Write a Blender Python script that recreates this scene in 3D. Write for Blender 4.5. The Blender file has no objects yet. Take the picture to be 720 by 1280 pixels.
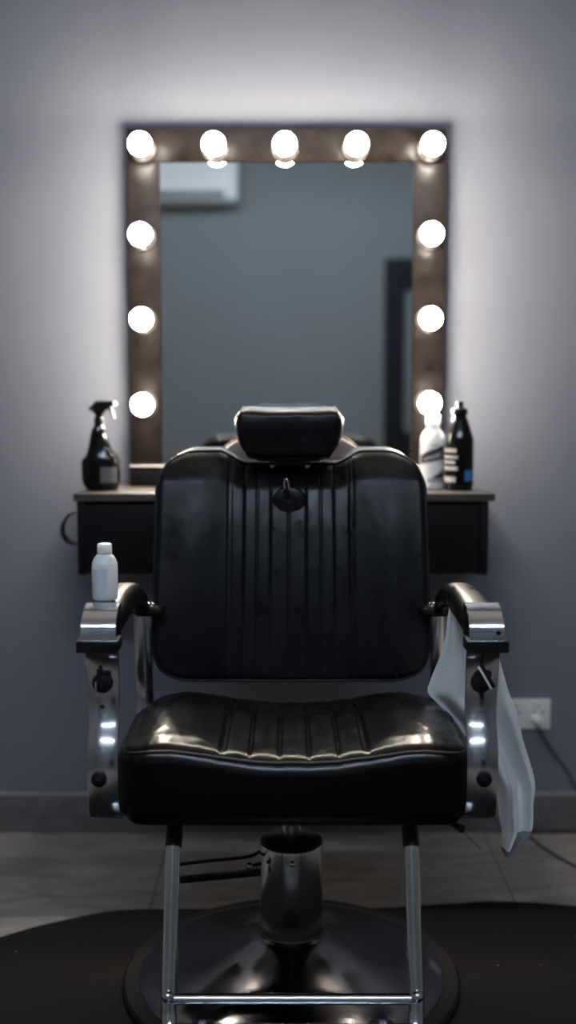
import bpy, bmesh, math, random
from mathutils import Vector, Matrix, noise
random.seed(7)
PI = math.pi
S = bpy.context.scene
C = S.collection
TH = math.radians(5.7); CH = 1.10; F = 1400.0

def P(px, py, Y):
    """the point at distance Y from the camera wall-wards that was measured at a pixel"""
    xc = (px-360)/F; yc = -(py-640)/F
    d = Vector((xc, math.cos(TH)+yc*math.sin(TH), -math.sin(TH)+yc*math.cos(TH)))
    k = Y/d.y
    return Vector((d.x*k, Y, CH+d.z*k))

# ------------------------------------------------------------------ materials
def mat(name, col, rough=.5, metal=0, bump=0, bscale=40, var=0, vscale=6, emit=None, estr=0, spec=.5,
        col2=None, coat=0, stretch=(1,1,1), rvar=0, trans=0, sheen=0, bdist=.002):
    m = bpy.data.materials.new(name); m.use_nodes = True
    n = m.node_tree.nodes; l = m.node_tree.links
    b = n['Principled BSDF']
    b.inputs['Base Color'].default_value = (*col, 1)
    b.inputs['Roughness'].default_value = rough
    b.inputs['Metallic'].default_value = metal
    b.inputs['Specular IOR Level'].default_value = spec
    b.inputs['Coat Weight'].default_value = coat
    b.inputs['Transmission Weight'].default_value = trans
    b.inputs['Sheen Weight'].default_value = sheen
    if emit:
        b.inputs['Emission Color'].default_value = (*emit, 1)
        b.inputs['Emission Strength'].default_value = estr
    tc = n.new('ShaderNodeTexCoord'); mp = n.new('ShaderNodeMapping')
    mp.inputs['Scale'].default_value = stretch
    l.new(tc.outputs['Object'], mp.inputs['Vector'])
    if var or col2:
        t = n.new('ShaderNodeTexNoise'); t.inputs['Scale'].default_value = vscale
        t.inputs['Detail'].default_value = 8; t.inputs['Roughness'].default_value = .62
        l.new(mp.outputs[0], t.inputs['Vector'])
        r = n.new('ShaderNodeValToRGB')
        c2 = col2 or tuple(c*(1-var) for c in col)
        r.color_ramp.elements[0].color = (*c2, 1); r.color_ramp.elements[1].color = (*col, 1)
        r.color_ramp.elements[0].position = .35; r.color_ramp.elements[1].position = .65
        l.new(t.outputs['Fac'], r.inputs['Fac']); l.new(r.outputs['Color'], b.inputs['Base Color'])
    if rvar:
        t = n.new('ShaderNodeTexNoise'); t.inputs['Scale'].default_value = vscale*1.7
        t.inputs['Detail'].default_value = 6
        l.new(mp.outputs[0], t.inputs['Vector'])
        mr = n.new('ShaderNodeMapRange')
        mr.inputs['From Min'].default_value = .3; mr.inputs['From Max'].default_value = .7
        mr.inputs['To Min'].default_value = max(.02, rough-rvar); mr.inputs['To Max'].default_value = rough+rvar
        l.new(t.outputs['Fac'], mr.inputs['Value']); l.new(mr.outputs[0], b.inputs['Roughness'])
    if bump:
        t = n.new('ShaderNodeTexNoise'); t.inputs['Scale'].default_value = bscale
        t.inputs['Detail'].default_value = 5
        l.new(mp.outputs[0], t.inputs['Vector'])
        u = n.new('ShaderNodeBump'); u.inputs['Strength'].default_value = bump
        u.inputs['Distance'].default_value = bdist
        l.new(t.outputs['Fac'], u.inputs['Height']); l.new(u.outputs[0], b.inputs['Normal'])
    return m

M = {}
M['wall'] = mat('wall_paint', (.163,.176,.212), .75, bump=.15, bscale=9, var=.06, vscale=1.4)
M['wall_far'] = mat('rear_wall_paint', (.185,.193,.198), .8, var=.05, vscale=1.2)
M['ceil'] = mat('ceiling_paint', (.34,.34,.35), .9)
M['leather'] = mat('black_leather', (.003,.0034,.0044), .33, bump=.35, bscale=420, rvar=.09, vscale=9, col2=(.004,.0046,.0056), bdist=.0005, spec=.24)
M['leather_seat'] = mat('worn_black_leather', (.002,.002,.0026), .24, bump=.3, bscale=160, rvar=.03, vscale=13, col2=(.004,.004,.0042), bdist=.0005, spec=.28)
M['leather_side'] = mat('matte_black_leather', (.0015,.0015,.0018), .42, bump=.3, bscale=300, bdist=.0004, spec=.12)
M['piping'] = mat('black_piping', (.006,.006,.007), .42, spec=.25)
M['chrome'] = mat('polished_chrome', (.66,.68,.72), .13, 1, rvar=.05, vscale=14)
M['chrome_base'] = mat('worn_chrome', (.30,.30,.31), .13, 1, rvar=.04, vscale=9, bump=.03, bscale=6, var=.3)
M['column'] = mat('column_chrome', (.55,.55,.56), .14, 1, rvar=.04, vscale=9, var=.15)
M['steel'] = mat('brushed_steel', (.50,.51,.54), .20, 1, rvar=.03, vscale=12, var=.06)
M['bplastic'] = mat('black_plastic', (.005,.005,.006), .36, spec=.3)
M['rubber'] = mat('black_rubber', (.006,.0055,.0055), .6, spec=.25, bump=.3, bscale=200)
M['bwood'] = mat('black_lacquer', (.0045,.0045,.005), .45, spec=.22, bump=.15, bscale=30, stretch=(1,8,8))
M['btop'] = mat('dark_brown_laminate', (.075,.066,.062), .38, bump=.1, bscale=30, var=.3, vscale=8, stretch=(1,8,8))
M['fwood'] = mat('dark_frame_wood', (.011,.0078,.0068), .34, bump=.35, bscale=24, spec=.14, col2=(.004,.003,.0026), vscale=14, stretch=(1.6,1.6,1.6), rvar=.08)
M['mirror'] = mat('mirror_glass', (.84,.90,.90), .015, 1)
M['bulb'] = mat('lit_bulb_glass', (1,1,1), .3, emit=(1,.880,.745), estr=325)
M['socket'] = mat('bulb_socket_ceramic', (.10,.088,.08), .4)
M['wplastic'] = mat('white_plastic', (.70,.72,.75), .38)
M['wglow'] = mat('milky_plastic', (.78,.80,.83), .32, spec=.5)
for k_ in ('wplastic','wglow'):
    b_ = M[k_].node_tree.nodes['Principled BSDF']; b_.inputs['Base Color'].default_value = (.86,.88,.90,1)
    b_.inputs['Subsurface Weight'].default_value = .7; b_.inputs['Subsurface Radius'].default_value = (1,1,1); b_.inputs['Subsurface Scale'].default_value = .03
M['greylab'] = mat('pale_grey_label', (.62,.67,.70), .5)
M['labtext'] = mat('label_grey_print', (.36,.35,.36), .5)
M['labelblk'] = mat('label_black_print', (.035,.03,.032), .5)
M['labelwht_lit_edge'] = mat('white_print_and_lit_edge', (.55,.52,.50), .5)
M['labelblue'] = mat('label_blue_print', (.045,.22,.50), .5)
M['bottleblk'] = mat('black_bottle_gloss', (.004,.0035,.0035), .14, spec=.35)
M['cloth'] = mat('white_cotton', (.90,.92,.94), .9, bump=.3, bscale=260, sheen=.2, bdist=.0006)
M['hem_fold_shade'] = mat('grey_hem_and_fold_shade', (.24,.24,.26), .9)
M['outlet'] = mat('outlet_plastic', (.80,.79,.77), .4)
M['cord'] = mat('black_cord', (.012,.012,.014), .45)
M['caulk'] = mat('grey_caulk', (.34,.34,.36), .7)
M['skirting'] = mat('stone_skirting', (.17,.16,.155), .45, col2=(.105,.10,.10), vscale=12, stretch=(1,1,2), bump=.1)
M['doorf'] = mat('dark_door_wood', (.009,.0085,.013), .6, spec=.15)
M['doorg'] = mat('frosted_door_pane', (.16,.19,.20), .3)
M['ac'] = mat('ac_casing', (.66,.65,.63), .5)
M['acdark'] = mat('ac_grille', (.10,.10,.10), .6)
M['tube'] = mat('lit_tube', (1,1,1), .4, emit=(.68,.82,1.0), estr=60)
M['hole'] = mat('hole_black', (.004,.004,.004), .8)
M['mat'] = mat('black_floor_mat', (.006,.005,.0046), .7, bump=.35, bscale=70, col2=(.004,.0036,.0036), vscale=5, spec=.2)

def floor_mat_nodes():
    m = bpy.data.materials.new('stone_floor_tiles'); m.use_nodes = True
    n = m.node_tree.nodes; l = m.node_tree.links; b = n['Principled BSDF']
    tc = n.new('ShaderNodeTexCoord'); mp = n.new('ShaderNodeMapping'); mp.inputs['Scale'].default_value = (1, 3.2, 1)
    l.new(tc.outputs['Object'], mp.inputs['Vector'])
    t = n.new('ShaderNodeTexNoise'); t.inputs['Scale'].default_value = 5; t.inputs['Detail'].default_value = 10
    t.inputs['Roughness'].default_value = .68; t.inputs['Distortion'].default_value = .9
    l.new(mp.outputs[0], t.inputs['Vector'])
    r = n.new('ShaderNodeValToRGB')
    r.color_ramp.elements[0].position = .33; r.color_ramp.elements[0].color = (.185,.170,.157, 1)
    r.color_ramp.elements[1].position = .68; r.color_ramp.elements[1].color = (.42,.385,.355, 1)
    l.new(t.outputs['Fac'], r.inputs['Fac'])
    br = n.new('ShaderNodeTexBrick'); br.offset = 0
    mp2 = n.new('ShaderNodeMapping'); mp2.inputs['Location'].default_value = (.30, .095, 0)
    l.new(tc.outputs['Object'], mp2.inputs['Vector']); l.new(mp2.outputs[0], br.inputs['Vector'])
    br.inputs['Scale'].default_value = 1; br.inputs['Brick Width'].default_value = .8; br.inputs['Row Height'].default_value = .8
    br.inputs['Mortar Size'].default_value = .0022
    br.inputs['Color1'].default_value = (1,1,1,1); br.inputs['Color2'].default_value = (.93,.93,.93,1); br.inputs['Mortar'].default_value = (.4,.38,.36,1)
    mx = n.new('ShaderNodeMix'); mx.data_type = 'RGBA'; mx.blend_type = 'MULTIPLY'; mx.inputs[0].default_value = 1
    l.new(r.outputs[0], mx.inputs[6]); l.new(br.outputs['Color'], mx.inputs[7])
    l.new(mx.outputs[2], b.inputs['Base Color'])
    b.inputs['Roughness'].default_value = .42
    u = n.new('ShaderNodeBump'); u.inputs['Strength'].default_value = .12; u.inputs['Distance'].default_value = .003
    l.new(t.outputs['Fac'], u.inputs['Height']); l.new(u.outputs[0], b.inputs['Normal'])
    return m
M['floor'] = floor_mat_nodes()

# ------------------------------------------------------------------ helpers
def tag(o, label=None, cat=None, group=None, kind=None):
    if label: o['label'] = label
    if cat: o['category'] = cat
    if group: o['group'] = group
    if kind: o['kind'] = kind
    return o
def obj(name, bm, m, parent=None, smooth=True, ang=40, label=None):
    bmesh.ops.recalc_face_normals(bm, faces=bm.faces)
    me = bpy.data.meshes.new(name); bm.to_mesh(me); bm.free()
    ms = m if isinstance(m, (list, tuple)) else [m]
    for x in ms: me.materials.append(x)
    o = bpy.data.objects.new(name, me); C.objects.link(o)
    if smooth:
        for p in me.polygons: p.use_smooth = True
        me.set_sharp_from_angle(angle=math.radians(ang))
    if parent is not None:
        o.parent = parent
        o.matrix_parent_inverse = Matrix.Translation(wloc(parent)).inverted()
    if label: o['label'] = label
    return o
def wloc(p):
    v = Vector((0,0,0))
    if p.type == 'EMPTY': return p.location.copy()
    return v
def thing(name, loc, label, cat, group=None):
    o = bpy.data.objects.new(name, None); C.objects.link(o); o.location = loc
    o.empty_display_size = .05
    return tag(o, label, cat, group)

def box(bm, a, b, bev=0, seg=2):
    r = bmesh.ops.create_cube(bm, size=1)
    vs = r['verts']
    c = [(a[i]+b[i])/2 for i in range(3)]; s = [abs(b[i]-a[i]) for i in range(3)]
    for v in vs: v.co = Vector((c[i]+v.co[i]*s[i] for i in range(3)))
    if bev:
        es = list({e for v in vs for e in v.link_edges})
        bmesh.ops.bevel(bm, geom=es, offset=bev, segments=seg, affect='EDGES', profile=.6)
    return bm
def rbox(half, rad, n, fn=None):
    """rounded box with separate corner radii, dense enough to carve seams"""
    bm = bmesh.new(); cache = {}
    def vert(i, j, k):
        key = (i,j,k)
        if key in cache: return cache[key]
        p = [half[a]*(2*(i,j,k)[a]/n[a]-1) for a in range(3)]
        q = [max(-(half[a]-rad[a]), min(half[a]-rad[a], p[a])) for a in range(3)]
        d = Vector([(p[a]-q[a])/rad[a] for a in range(3)])
        if d.length > 1e-9: d.normalize()
        co = Vector([q[a]+d[a]*rad[a] for a in range(3)])
        if fn: co = Vector(fn(co))
        cache[key] = bm.verts.new(co); return cache[key]
    for ax in range(3):
        a1, a2 = [a for a in range(3) if a != ax]
        for side in (0, n[ax]):
            for i in range(n[a1]):
                for j in range(n[a2]):
                    def K(ii, jj):
                        k = [0,0,0]; k[ax] = side; k[a1] = ii; k[a2] = jj; return vert(*k)
                    try: bm.faces.new((K(i,j),K(i+1,j),K(i+1,j+1),K(i,j+1)))
                    except ValueError: pass
    return bm
def smooth_path(pts, sub=8, closed=False):
    pts = [Vector(p) for p in pts]; out = []; n = len(pts)
    rng = n if closed else n-1
    for i in range(rng):
        if closed: p0,p1,p2,p3 = pts[(i-1)%n],pts[i],pts[(i+1)%n],pts[(i+2)%n]
        else: p0,p1,p2,p3 = pts[max(i-1,0)],pts[i],pts[i+1],pts[min(i+2,n-1)]
        for s in range(sub):
            t = s/sub
            out.append(.5*((2*p1)+(-p0+p2)*t+(2*p0-5*p1+4*p2-p3)*t*t+(-p0+3*p1-3*p2+p3)*t**3))
    if not closed: out.append(pts[-1])
    return out
def tube(bm, pts, r, seg=14, closed=False, cap=True):
    pts = [Vector(p) for p in pts]; n = len(pts); rings = []; up = None
    for i, p in enumerate(pts):
        a = pts[(i-1)%n] if (closed or i > 0) else p
        b = pts[(i+1)%n] if (closed or i < n-1) else p
        t = (b-a).normalized()
        if up is None:
            up = t.orthogonal().normalized()
        up = (up - t*up.dot(t)); up = up.normalized() if up.length > 1e-6 else t.orthogonal().normalized()
        s = t.cross(up); rr = r(i/(n-1)) if callable(r) else r
        rings.append([bm.verts.new(p+(up*math.cos(2*PI*k/seg)+s*math.sin(2*PI*k/seg))*rr) for k in range(seg)])
    m = n if closed else n-1
    for i in range(m):
        A, B = rings[i], rings[(i+1)%n]
        for k in range(seg): bm.faces.new((A[k],A[(k+1)%seg],B[(k+1)%seg],B[k]))
    if cap and not closed:
        bm.faces.new(rings[0][::-1]); bm.faces.new(rings[-1])
    return bm
def lathe(bm, prof, c=(0,0,0), seg=48, axis='z', sx=1, sy=1):
    """profile = [(radius, height)...]"""
    c = Vector(c); rings = []
    def tr(r, a, h):
        x, y = r*math.cos(a)*sx, r*math.sin(a)*sy
        if axis == 'z': return c+Vector((x, y, h))
        if axis == 'y': return c+Vector((x, h, y))
        return c+Vector((h, x, y))
    for r, h in prof:
        if r < 1e-6: rings.append([bm.verts.new(tr(0,0,h))])
        else: rings.append([bm.verts.new(tr(r,2*PI*k/seg,h)) for k in range(seg)])
    for A, B in zip(rings, rings[1:]):
        for k in range(seg):
            k2 = (k+1)%seg
            if len(A) == 1 and len(B) == 1: continue
            if len(A) == 1: bm.faces.new((A[0],B[k2],B[k]))
            elif len(B) == 1: bm.faces.new((A[k],A[k2],B[0]))
            else: bm.faces.new((A[k],A[k2],B[k2],B[k]))
    if len(rings[0]) > 1: bm.faces.new(rings[0][::-1])
    if len(rings[-1]) > 1: bm.faces.new(rings[-1])
    return bm
def ribbon(bm, path, th=.006, bev=.0014):
    """flat band swept in the YZ plane: path = [(x centre, half width, y, z)...]"""
    n = len(path); rings = []
    for i,(xc,hw,y,z) in enumerate(path):
        a = path[max(i-1,0)]; b = path[min(i+1,n-1)]
        t = Vector((0,b[2]-a[2],b[3]-a[3])).normalized(); nn = Vector((0,-t.z,t.y))
        h = th/2; e = bev
        prof = [(-hw+e,-h),(hw-e,-h),(hw,-h+e),(hw,h-e),(hw-e,h),(-hw+e,h),(-hw,h-e),(-hw,-h+e)]
        rings.append([bm.verts.new(Vector((xc+u,y,z))+nn*v) for u,v in prof])
    for A,B in zip(rings, rings[1:]):
        for k in range(8): bm.faces.new((A[k],A[(k+1)%8],B[(k+1)%8],B[k]))
    bm.faces.new(rings[0][::-1]); bm.faces.new(rings[-1])
    return bm
def prism(bm, poly, h0, h1, fn, bev=0):
    """extrude a 2-D outline between two heights; fn(u,v,h)->xyz"""
    A = [bm.verts.new(fn(u,v,h0)) for u,v in poly]; B = [bm.verts.new(fn(u,v,h1)) for u,v in poly]
    n = len(poly); fs = [bm.faces.new(A[::-1]), bm.faces.new(B)]
    for k in range(n): fs.append(bm.faces.new((A[k],A[(k+1)%n],B[(k+1)%n],B[k])))
    if bev:
        es = list(fs[0].edges)+list(fs[1].edges)
        bmesh.ops.bevel(bm, geom=es, offset=bev, segments=2, affect='EDGES')
    return bm
def sm(a, b, x):
    t = max(0, min(1, (x-a)/(b-a))); return t*t*(3-2*t)

# ------------------------------------------------------------------ the room
WY = 2.78; XL, XR = -1.9, 2.1; RY = -1.82; CZ = 2.8
def slab(name, a, b, m, kind='structure'):
    bm = bmesh.new(); box(bm, a, b); o = obj(name, bm, m, smooth=False); o['kind'] = kind; return o
slab('floor', (XL-.1,RY-.1,-.1), (XR+.1,WY+.1,0), M['floor'])
slab('ceiling', (XL-.1,RY-.1,CZ), (XR+.1,WY+.1,CZ+.1), M['ceil'])
slab('wall_front', (XL-.1,WY,0), (XR+.1,WY+.1,CZ), M['wall'])
slab('wall_rear', (XL-.1,RY-.1,0), (XR+.1,RY,CZ), M['wall_far'])
slab('wall_left', (XL-.1,RY,0), (XL,WY,CZ), M['wall_far'])
slab('wall_right', (XR,RY,0), (XR+.1,WY,CZ), M['wall_far'])
bm = bmesh.new(); box(bm, (XL,WY-.012,0), (XR,WY,.098), .002)
bb = obj('baseboard_front', bm, M['skirting'], ang=30); bb['kind'] = 'structure'
bm = bmesh.new(); box(bm, (XL,WY-.011,.098), (XR,WY,.103), .001)
tr = obj('trim_1', bm, M['caulk']); tr['kind'] = 'structure'
for nm,a,b in (('baseboard_left',(XL,RY,0),(XL+.012,WY-.012,.098)),('baseboard_right',(XR-.012,RY,0),(XR,WY-.012,.098))):
    slab(nm, a, b, M['skirting'])

# the door in the opposite wall, seen in the mirror
d = bpy.data.objects.new('door_1', None); C.objects.link(d); d.location = (1.02,RY,0); d['kind'] = 'structure'
bm = bmesh.new()
box(bm, (.615,RY,0), (.745,RY+.05,1.995), .004); box(bm, (1.335,RY,0), (1.465,RY+.05,1.995), .004); box(bm, (.745,RY,1.80), (1.335,RY+.05,1.995), .004)
obj('door_frame', bm, M['doorf'], d)
bm = bmesh.new(); box(bm, (.745,RY,.0), (1.335,RY+.03,.9), .003)
obj('lower_panel', bm, M['doorf'], d)
bm = bmesh.new(); box(bm, (.745,RY,.9), (1.335,RY+.015,1.80))
obj('door_pane', bm, M['doorg'], d, smooth=False)
bm = bmesh.new(); tube(bm, smooth_path([(.80,RY+.03,.95),(.80,RY+.07,.97),(.80,RY+.07,1.13),(.80,RY+.03,1.15)]), .009)
obj('door_handle', bm, M['chrome'], d)

# the air conditioner on the opposite wall, seen in the mirror
ac = thing('air_conditioner', (-.74,RY,2.32), 'white split air conditioner high on the opposite wall, reflected in the mirror', 'air conditioner')
bm = rbox((.42,.10,.15), (.02,.05,.035), (20,10,12), lambda c:(c.x-.73, RY+.10+c.y, 2.47+c.z))
obj('casing', bm, M['ac'], ac)
bm = bmesh.new(); box(bm, (-1.10,RY+.12,2.335), (-.39,RY+.203,2.385), .004)
obj('air_outlet', bm, M['acdark'], ac)
bm = bmesh.new(); box(bm, (-1.09,RY+.16,2.33), (-.40,RY+.215,2.338), .002)
obj('louvre', bm, M['ac'], ac)

# ceiling lamp behind and above the camera
lx, ly = .0, -.15
cl = thing('ceiling_lamp', (lx,ly,CZ), 'cool white twin-tube batten lamp on the ceiling above the chair', 'ceiling lamp')
bm = bmesh.new(); box(bm, (lx-1.06,ly-.10,CZ-.05), (lx+1.06,ly+.10,CZ), .006); obj('fitting', bm, M['wplastic'], cl)
for s in (-1,1):
    bm = bmesh.new(); tube(bm, [(lx-1.02,ly+s*.06,CZ-.075),(lx+1.02,ly+s*.06,CZ-.075)], .016, 16); obj('lamp_tube', bm, M['tube'], cl)
    for e in (-1,1):
        bm = bmesh.new(); box(bm, (lx+e*1.03-.012,ly+s*.06-.016,CZ-.095), (lx+e*1.03+.012,ly+s*.06+.016,CZ-.045), .002); obj('tube_holder', bm, M['wplastic'], cl)

# ------------------------------------------------------------------ floor mat
def mat_outline():
    pts = [(-.98,1.35),(-.93,1.72),(-.80,1.98),(-.585,2.185),(-.46,2.265),(-.36,2.305),(-.20,2.312),(.0,2.312),(.20,2.316),(.36,2.338),(.46,2.348),
           (.62,2.325),(.80,2.25),(.93,2.08),(1.0,1.8),(1.0,1.4),(.90,1.0),(.6,.75),(0,.68),(-.6,.75),(-.88,1.0)]
    return [(p.x,p.y) for p in smooth_path([(a,b,0) for a,b in pts], 6, True)]
bm = bmesh.new(); prism(bm, mat_outline(), .0, .012, lambda u,v,h: Vector((u,v,h)), .004)
tag(obj('floor_mat', bm, M['mat'], ang=30), 'black rounded anti-fatigue mat on the floor under the barber chair', 'mat')

# ------------------------------------------------------------------ wall cabinet under the mirror
SX0, SX1, SY0, SZ = -.480, .4625, 2.49, .893
cab = thing('floating_cabinet', (-.009,WY,.707), 'black floating drawer cabinet fixed to the wall below the mirror', 'cabinet')
bm = bmesh.new(); box(bm, (SX0,SY0,SZ-.018), (SX1,WY,SZ), .0025); obj('cabinet_top', bm, M['btop'], cab, label='dark brown laminate top board')
bm = bmesh.new()
box(bm, (SX0+.006,SY0+.012,.707), (SX0+.024,WY,SZ-.018), .001); box(bm, (SX1-.030,SY0+.012,.707), (SX1-.012,WY,SZ-.018), .001)
box(bm, (SX0+.024,SY0+.03,.707), (SX1-.030,WY,.725), .001); box(bm, (SX0+.024,WY-.02,.725), (SX1-.030,WY,SZ-.018))
obj('carcass', bm, M['bwood'], cab)
for a,b in ((SX0+.026,-.012),(-.006,SX1-.032)):
    bm = bmesh.new(); box(bm, (a,SY0+.008,.710), (b,SY0+.028,SZ-.026), .002); obj('drawer', bm, M['bwood'], cab)
# strap loop on its left side
bm = bmesh.new()
lp = smooth_path([P(94,641,2.60),P(86,644,2.60),P(79,656,2.60),P(79,668,2.60),P(86,677,2.60),P(96,680,2.60)], 6)
ring = []
for i,p in enumerate(lp):
    a = lp[max(i-1,0)]; b = lp[min(i+1,len(lp)-1)]; t = (b-a).normalized(); nn = Vector((t.z,0,-t.x))
    w = .014+.006*math.sin(i/len(lp)*PI)
    ring.append([bm.verts.new(p+nn*u+Vector((0,v*w,0))) for u,v in ((-.002,-1),(.002,-1),(.002,1),(-.002,1))])
for A,B in zip(ring, ring[1:]):
    for k in range(4): bm.faces.new((A[k],A[(k+1)%4],B[(k+1)%4],B[k]))
bm.faces.new(ring[0]); bm.faces.new(ring[-1])
obj('side_loop', bm, M['bplastic'], cab, label='black curved loop on the side of the cabinet')

# ------------------------------------------------------------------ lighted mirror
FX0, FX1 = P(162,300,2.74).x, P(551,300,2.74).x
FX0, FX1 = -.381, .374
FT = 1.737; BW = .077; FY = 2.714   # face of the frame
mir = thing('vanity_mirror', (-.004,FY+.02,SZ), 'tall rectangular mirror in a dark frame with eleven lit round bulbs, standing on the cabinet', 'mirror')
def rail(a, b, grain):
    bm = bmesh.new(); box(bm, a, b, .0025); return bm
YB = 2.778
obj('frame_rail', rail((FX0,FY,SZ+.047),(FX0+BW,YB,FT-BW),0), M['fwood'], mir)
obj('frame_rail', rail((FX1-BW,FY,SZ+.047),(FX1,YB,FT-BW),0), M['fwood'], mir)
obj('frame_rail', rail((FX0,FY,FT-BW),(FX1,YB,FT),0), M['fwood'], mir)
obj('bottom_ledge', rail((FX0,FY-.022,SZ+.0005),(FX1,YB,SZ+.047),0), M['bwood'], mir, label='black bottom ledge of the mirror frame')
bm = bmesh.new(); box(bm, (FX0,FY-.024,SZ+.0472), (FX1,FY-.0005,SZ+.0500), .0008)  # pale strip paints in the bulb light along the black ledge's top
obj('ledge_lit_edge', bm, M['labelwht_lit_edge'], mir, label='lit top line of the ledge, painted as a pale strip')
bm = bmesh.new(); box(bm, (FX0+BW-.002,FY+.006,SZ+.046), (FX1-BW+.002,FY+.012,FT-BW+.002))
obj('mirror_glass', bm, M['mirror'], mir, smooth=False)
cxs = [P(x,184,FY-.05) for x in (178,267,356,446,535)]
BR = .0262; HB = .052
spots = [(p.x, 1.690) for p in cxs]
for y,z in ((293,0),(399,0),(506,0)): pass
for xl,yl in ((180,293),(181,399),(184,506)):
    p = P(xl,yl,FY-HB); spots.append((FX0+BW/2-.002, p.z))
for xr,yr in ((535,292),(534,398),(531,504)):
    p = P(xr,yr,FY-HB); spots.append((FX1-BW/2, p.z))
spots = [(-.3425,spots[0][1])]+[(x,z) for x,z in spots[1:4]]+[(.3355,spots[4][1])]+spots[5:]
s0 = b0 = None
for (x,z) in spots:
    bm = bmesh.new()
    lathe(bm, [(.0001,0),(.0285,0),(.0305,-.003),(.0305,-.008),(.0265,-.012),(.0235,-.014),(.0225,-.020),(.0235,-.030),(.0258,-.0425),(.0250,-.0440),(.0001,-.0435)], (x,FY-.0005,z), 40, 'y')
    s = obj('lamp_socket', bm, M['socket'], mir, label='pale round socket of a mirror bulb')
    bm = bmesh.new(); pr = []
    pr.append((.0240,-.0430))
    for k in range(14):
        a = math.radians(69+k*111/13); pr.append((max(BR*math.sin(a),.0) , -HB+BR*math.cos(a)))
    pr[-1] = (0,-HB-BR)
    lathe(bm, pr, (x,FY,z), 32, 'y')
    o = obj('light_bulb', bm, M['bulb'], s, label='glowing round bulb', ang=80)

# ------------------------------------------------------------------ bottles
def interp(prof, z):
    for (r0,z0),(r1,z1) in zip(prof, prof[1:]):
        if z0 <= z <= z1 and z1 > z0: return r0+(r1-r0)*(z-z0)/(z1-z0)
    return prof[-1][0]
def patch(bm, prof, c, a0, a1, z0, z1, skew=0, z1b=None, sx=1, sy=1, off=.0006, n=12, mz=6, th=.0006):
    """label piece that follows the bottle; angles measured from the camera-facing side, + to the right"""
    g = []; 
    for i in range(n+1):
        t = i/n; a = math.radians(a0+(a1-a0)*t); row = []
        top = z1 if z1b is None else z1+(z1b-z1)*t
        for j in range(mz+1):
            z = z0+skew*t+(top-z0)*j/mz
            r = interp(prof, z)+off
            row.append((bm.verts.new(Vector(c)+Vector((r*math.sin(a)*sx,-r*math.cos(a)*sy,z))),
                        bm.verts.new(Vector(c)+Vector(((r-th)*math.sin(a)*sx,-(r-th)*math.cos(a)*sy,z)))))
        g.append(row)
    for i in range(n):
        for j in range(mz):
            bm.faces.new((g[i][j][0],g[i+1][j][0],g[i+1][j+1][0],g[i][j+1][0]))
            bm.faces.new((g[i][j][1],g[i][j+1][1],g[i+1][j+1][1],g[i+1][j][1]))
    for i in range(n):
        for j,fl in ((0,0),(mz,1)):
            bm.faces.new((g[i][j][0],g[i][j][1],g[i+1][j][1],g[i+1][j][0]))
    for j in range(mz):
        for i in (0,n): bm.faces.new((g[i][j][0],g[i][j+1][0],g[i][j+1][1],g[i][j][1]))
    return bm
# small milky bottle on the left armrest
def rprof(pts, sub=5):
    return [(max(p.x,0),p.y) for p in smooth_path([(a,b,0) for a,b in pts], sub)]
MBX, MBY, MBZ = P(130.5,758,1.79).x, 1.800, .7775
mb = thing('small_bottle', (MBX,MBY,MBZ), 'small milky white bottle with ribbed screw cap standing on the left armrest', 'bottle')
pb = [(.0,0),(.0175,0),(.0198,.0015)]+rprof([(.0200,.004),(.0205,.03),(.0205,.055),(.0195,.062),(.0165,.069),(.0125,.0735),(.0110,.0745)])+[(.0108,.076),(0,.076)]
bm = bmesh.new(); lathe(bm, pb, (MBX,MBY,MBZ), 48); obj('bottle_body', bm, M['wglow'], mb)
bm = bmesh.new(); pc = [(0,.0755),(.0118,.0755),(.0120,.077)]
for k in range(5): pc += [(.0122,.0772+k*.0016),(.0116,.0780+k*.0016)]
pc += [(.0119,.0855),(.0117,.0895),(.0105,.0915),(.006,.0925),(0,.0927)]
lathe(bm, pc, (MBX,MBY,MBZ), 48); obj('cap', bm, M['wplastic'], mb, label='white screw cap')
bm = bmesh.new(); patch(bm, pb, (MBX,MBY,MBZ), -78, 18, .006, .052); obj('label', bm, M['greylab'], mb, label='plain pale grey label')

# white lotion bottle on the cabinet
LX, LY = P(540.5,600,2.63).x, 2.63
lb = thing('lotion_bottle', (LX,LY,SZ), 'white bottle with black slanted label band on the right of the cabinet top', 'bottle')
pl = [(0,0),(.026,0),(.0285,.002)]+rprof([(.029,.006),(.0295,.05),(.0295,.105),(.0285,.118),(.024,.130),(.0175,.138),(.0155,.142),(.0150,.148)])+[(0,.148)]
bm = bmesh.new(); lathe(bm, pl, (LX,LY,SZ), 48, sy=.8); obj('bottle_body', bm, M['wplastic'], lb)
bm = bmesh.new(); lathe(bm, [(0,.148),(.0165,.148),(.0168,.150),(.0165,.172),(.014,.175),(0,.1755)], (LX,LY,SZ), 36); obj('cap', bm, M['wplastic'], lb)
bm = bmesh.new(); patch(bm, pl, (LX,LY,SZ), -75, 50, .058, .079, skew=.012, z1b=.091, sy=.8); obj('label_band', bm, M['labelblk'], lb, label='black slanted band')
bm = bmesh.new(); patch(bm, pl, (LX,LY,SZ), -46, 34, .0675, .0715, skew=.0085, z1b=.080, sy=.8, off=.0012); obj('label_lettering', bm, M['labtext'], lb)
bm = bmesh.new(); patch(bm, pl, (LX,LY,SZ), -8, 50, .0255, .0275, skew=0, z1b=.045, sy=.8); obj('label_wedge', bm, M['labelblk'], lb, label='black wedge mark')
bm = bmesh.new(); patch(bm, pl, (LX,LY,SZ), -28, 52, .0165, .0245, sy=.8); obj('label_lettering', bm, M['labtext'], lb)
bm = bmesh.new(); patch(bm, pl, (LX,LY,SZ), -12, 20, .1005, .1035, sy=.8, mz=2); obj('label_lettering', bm, M['labtext'], lb)

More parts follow.
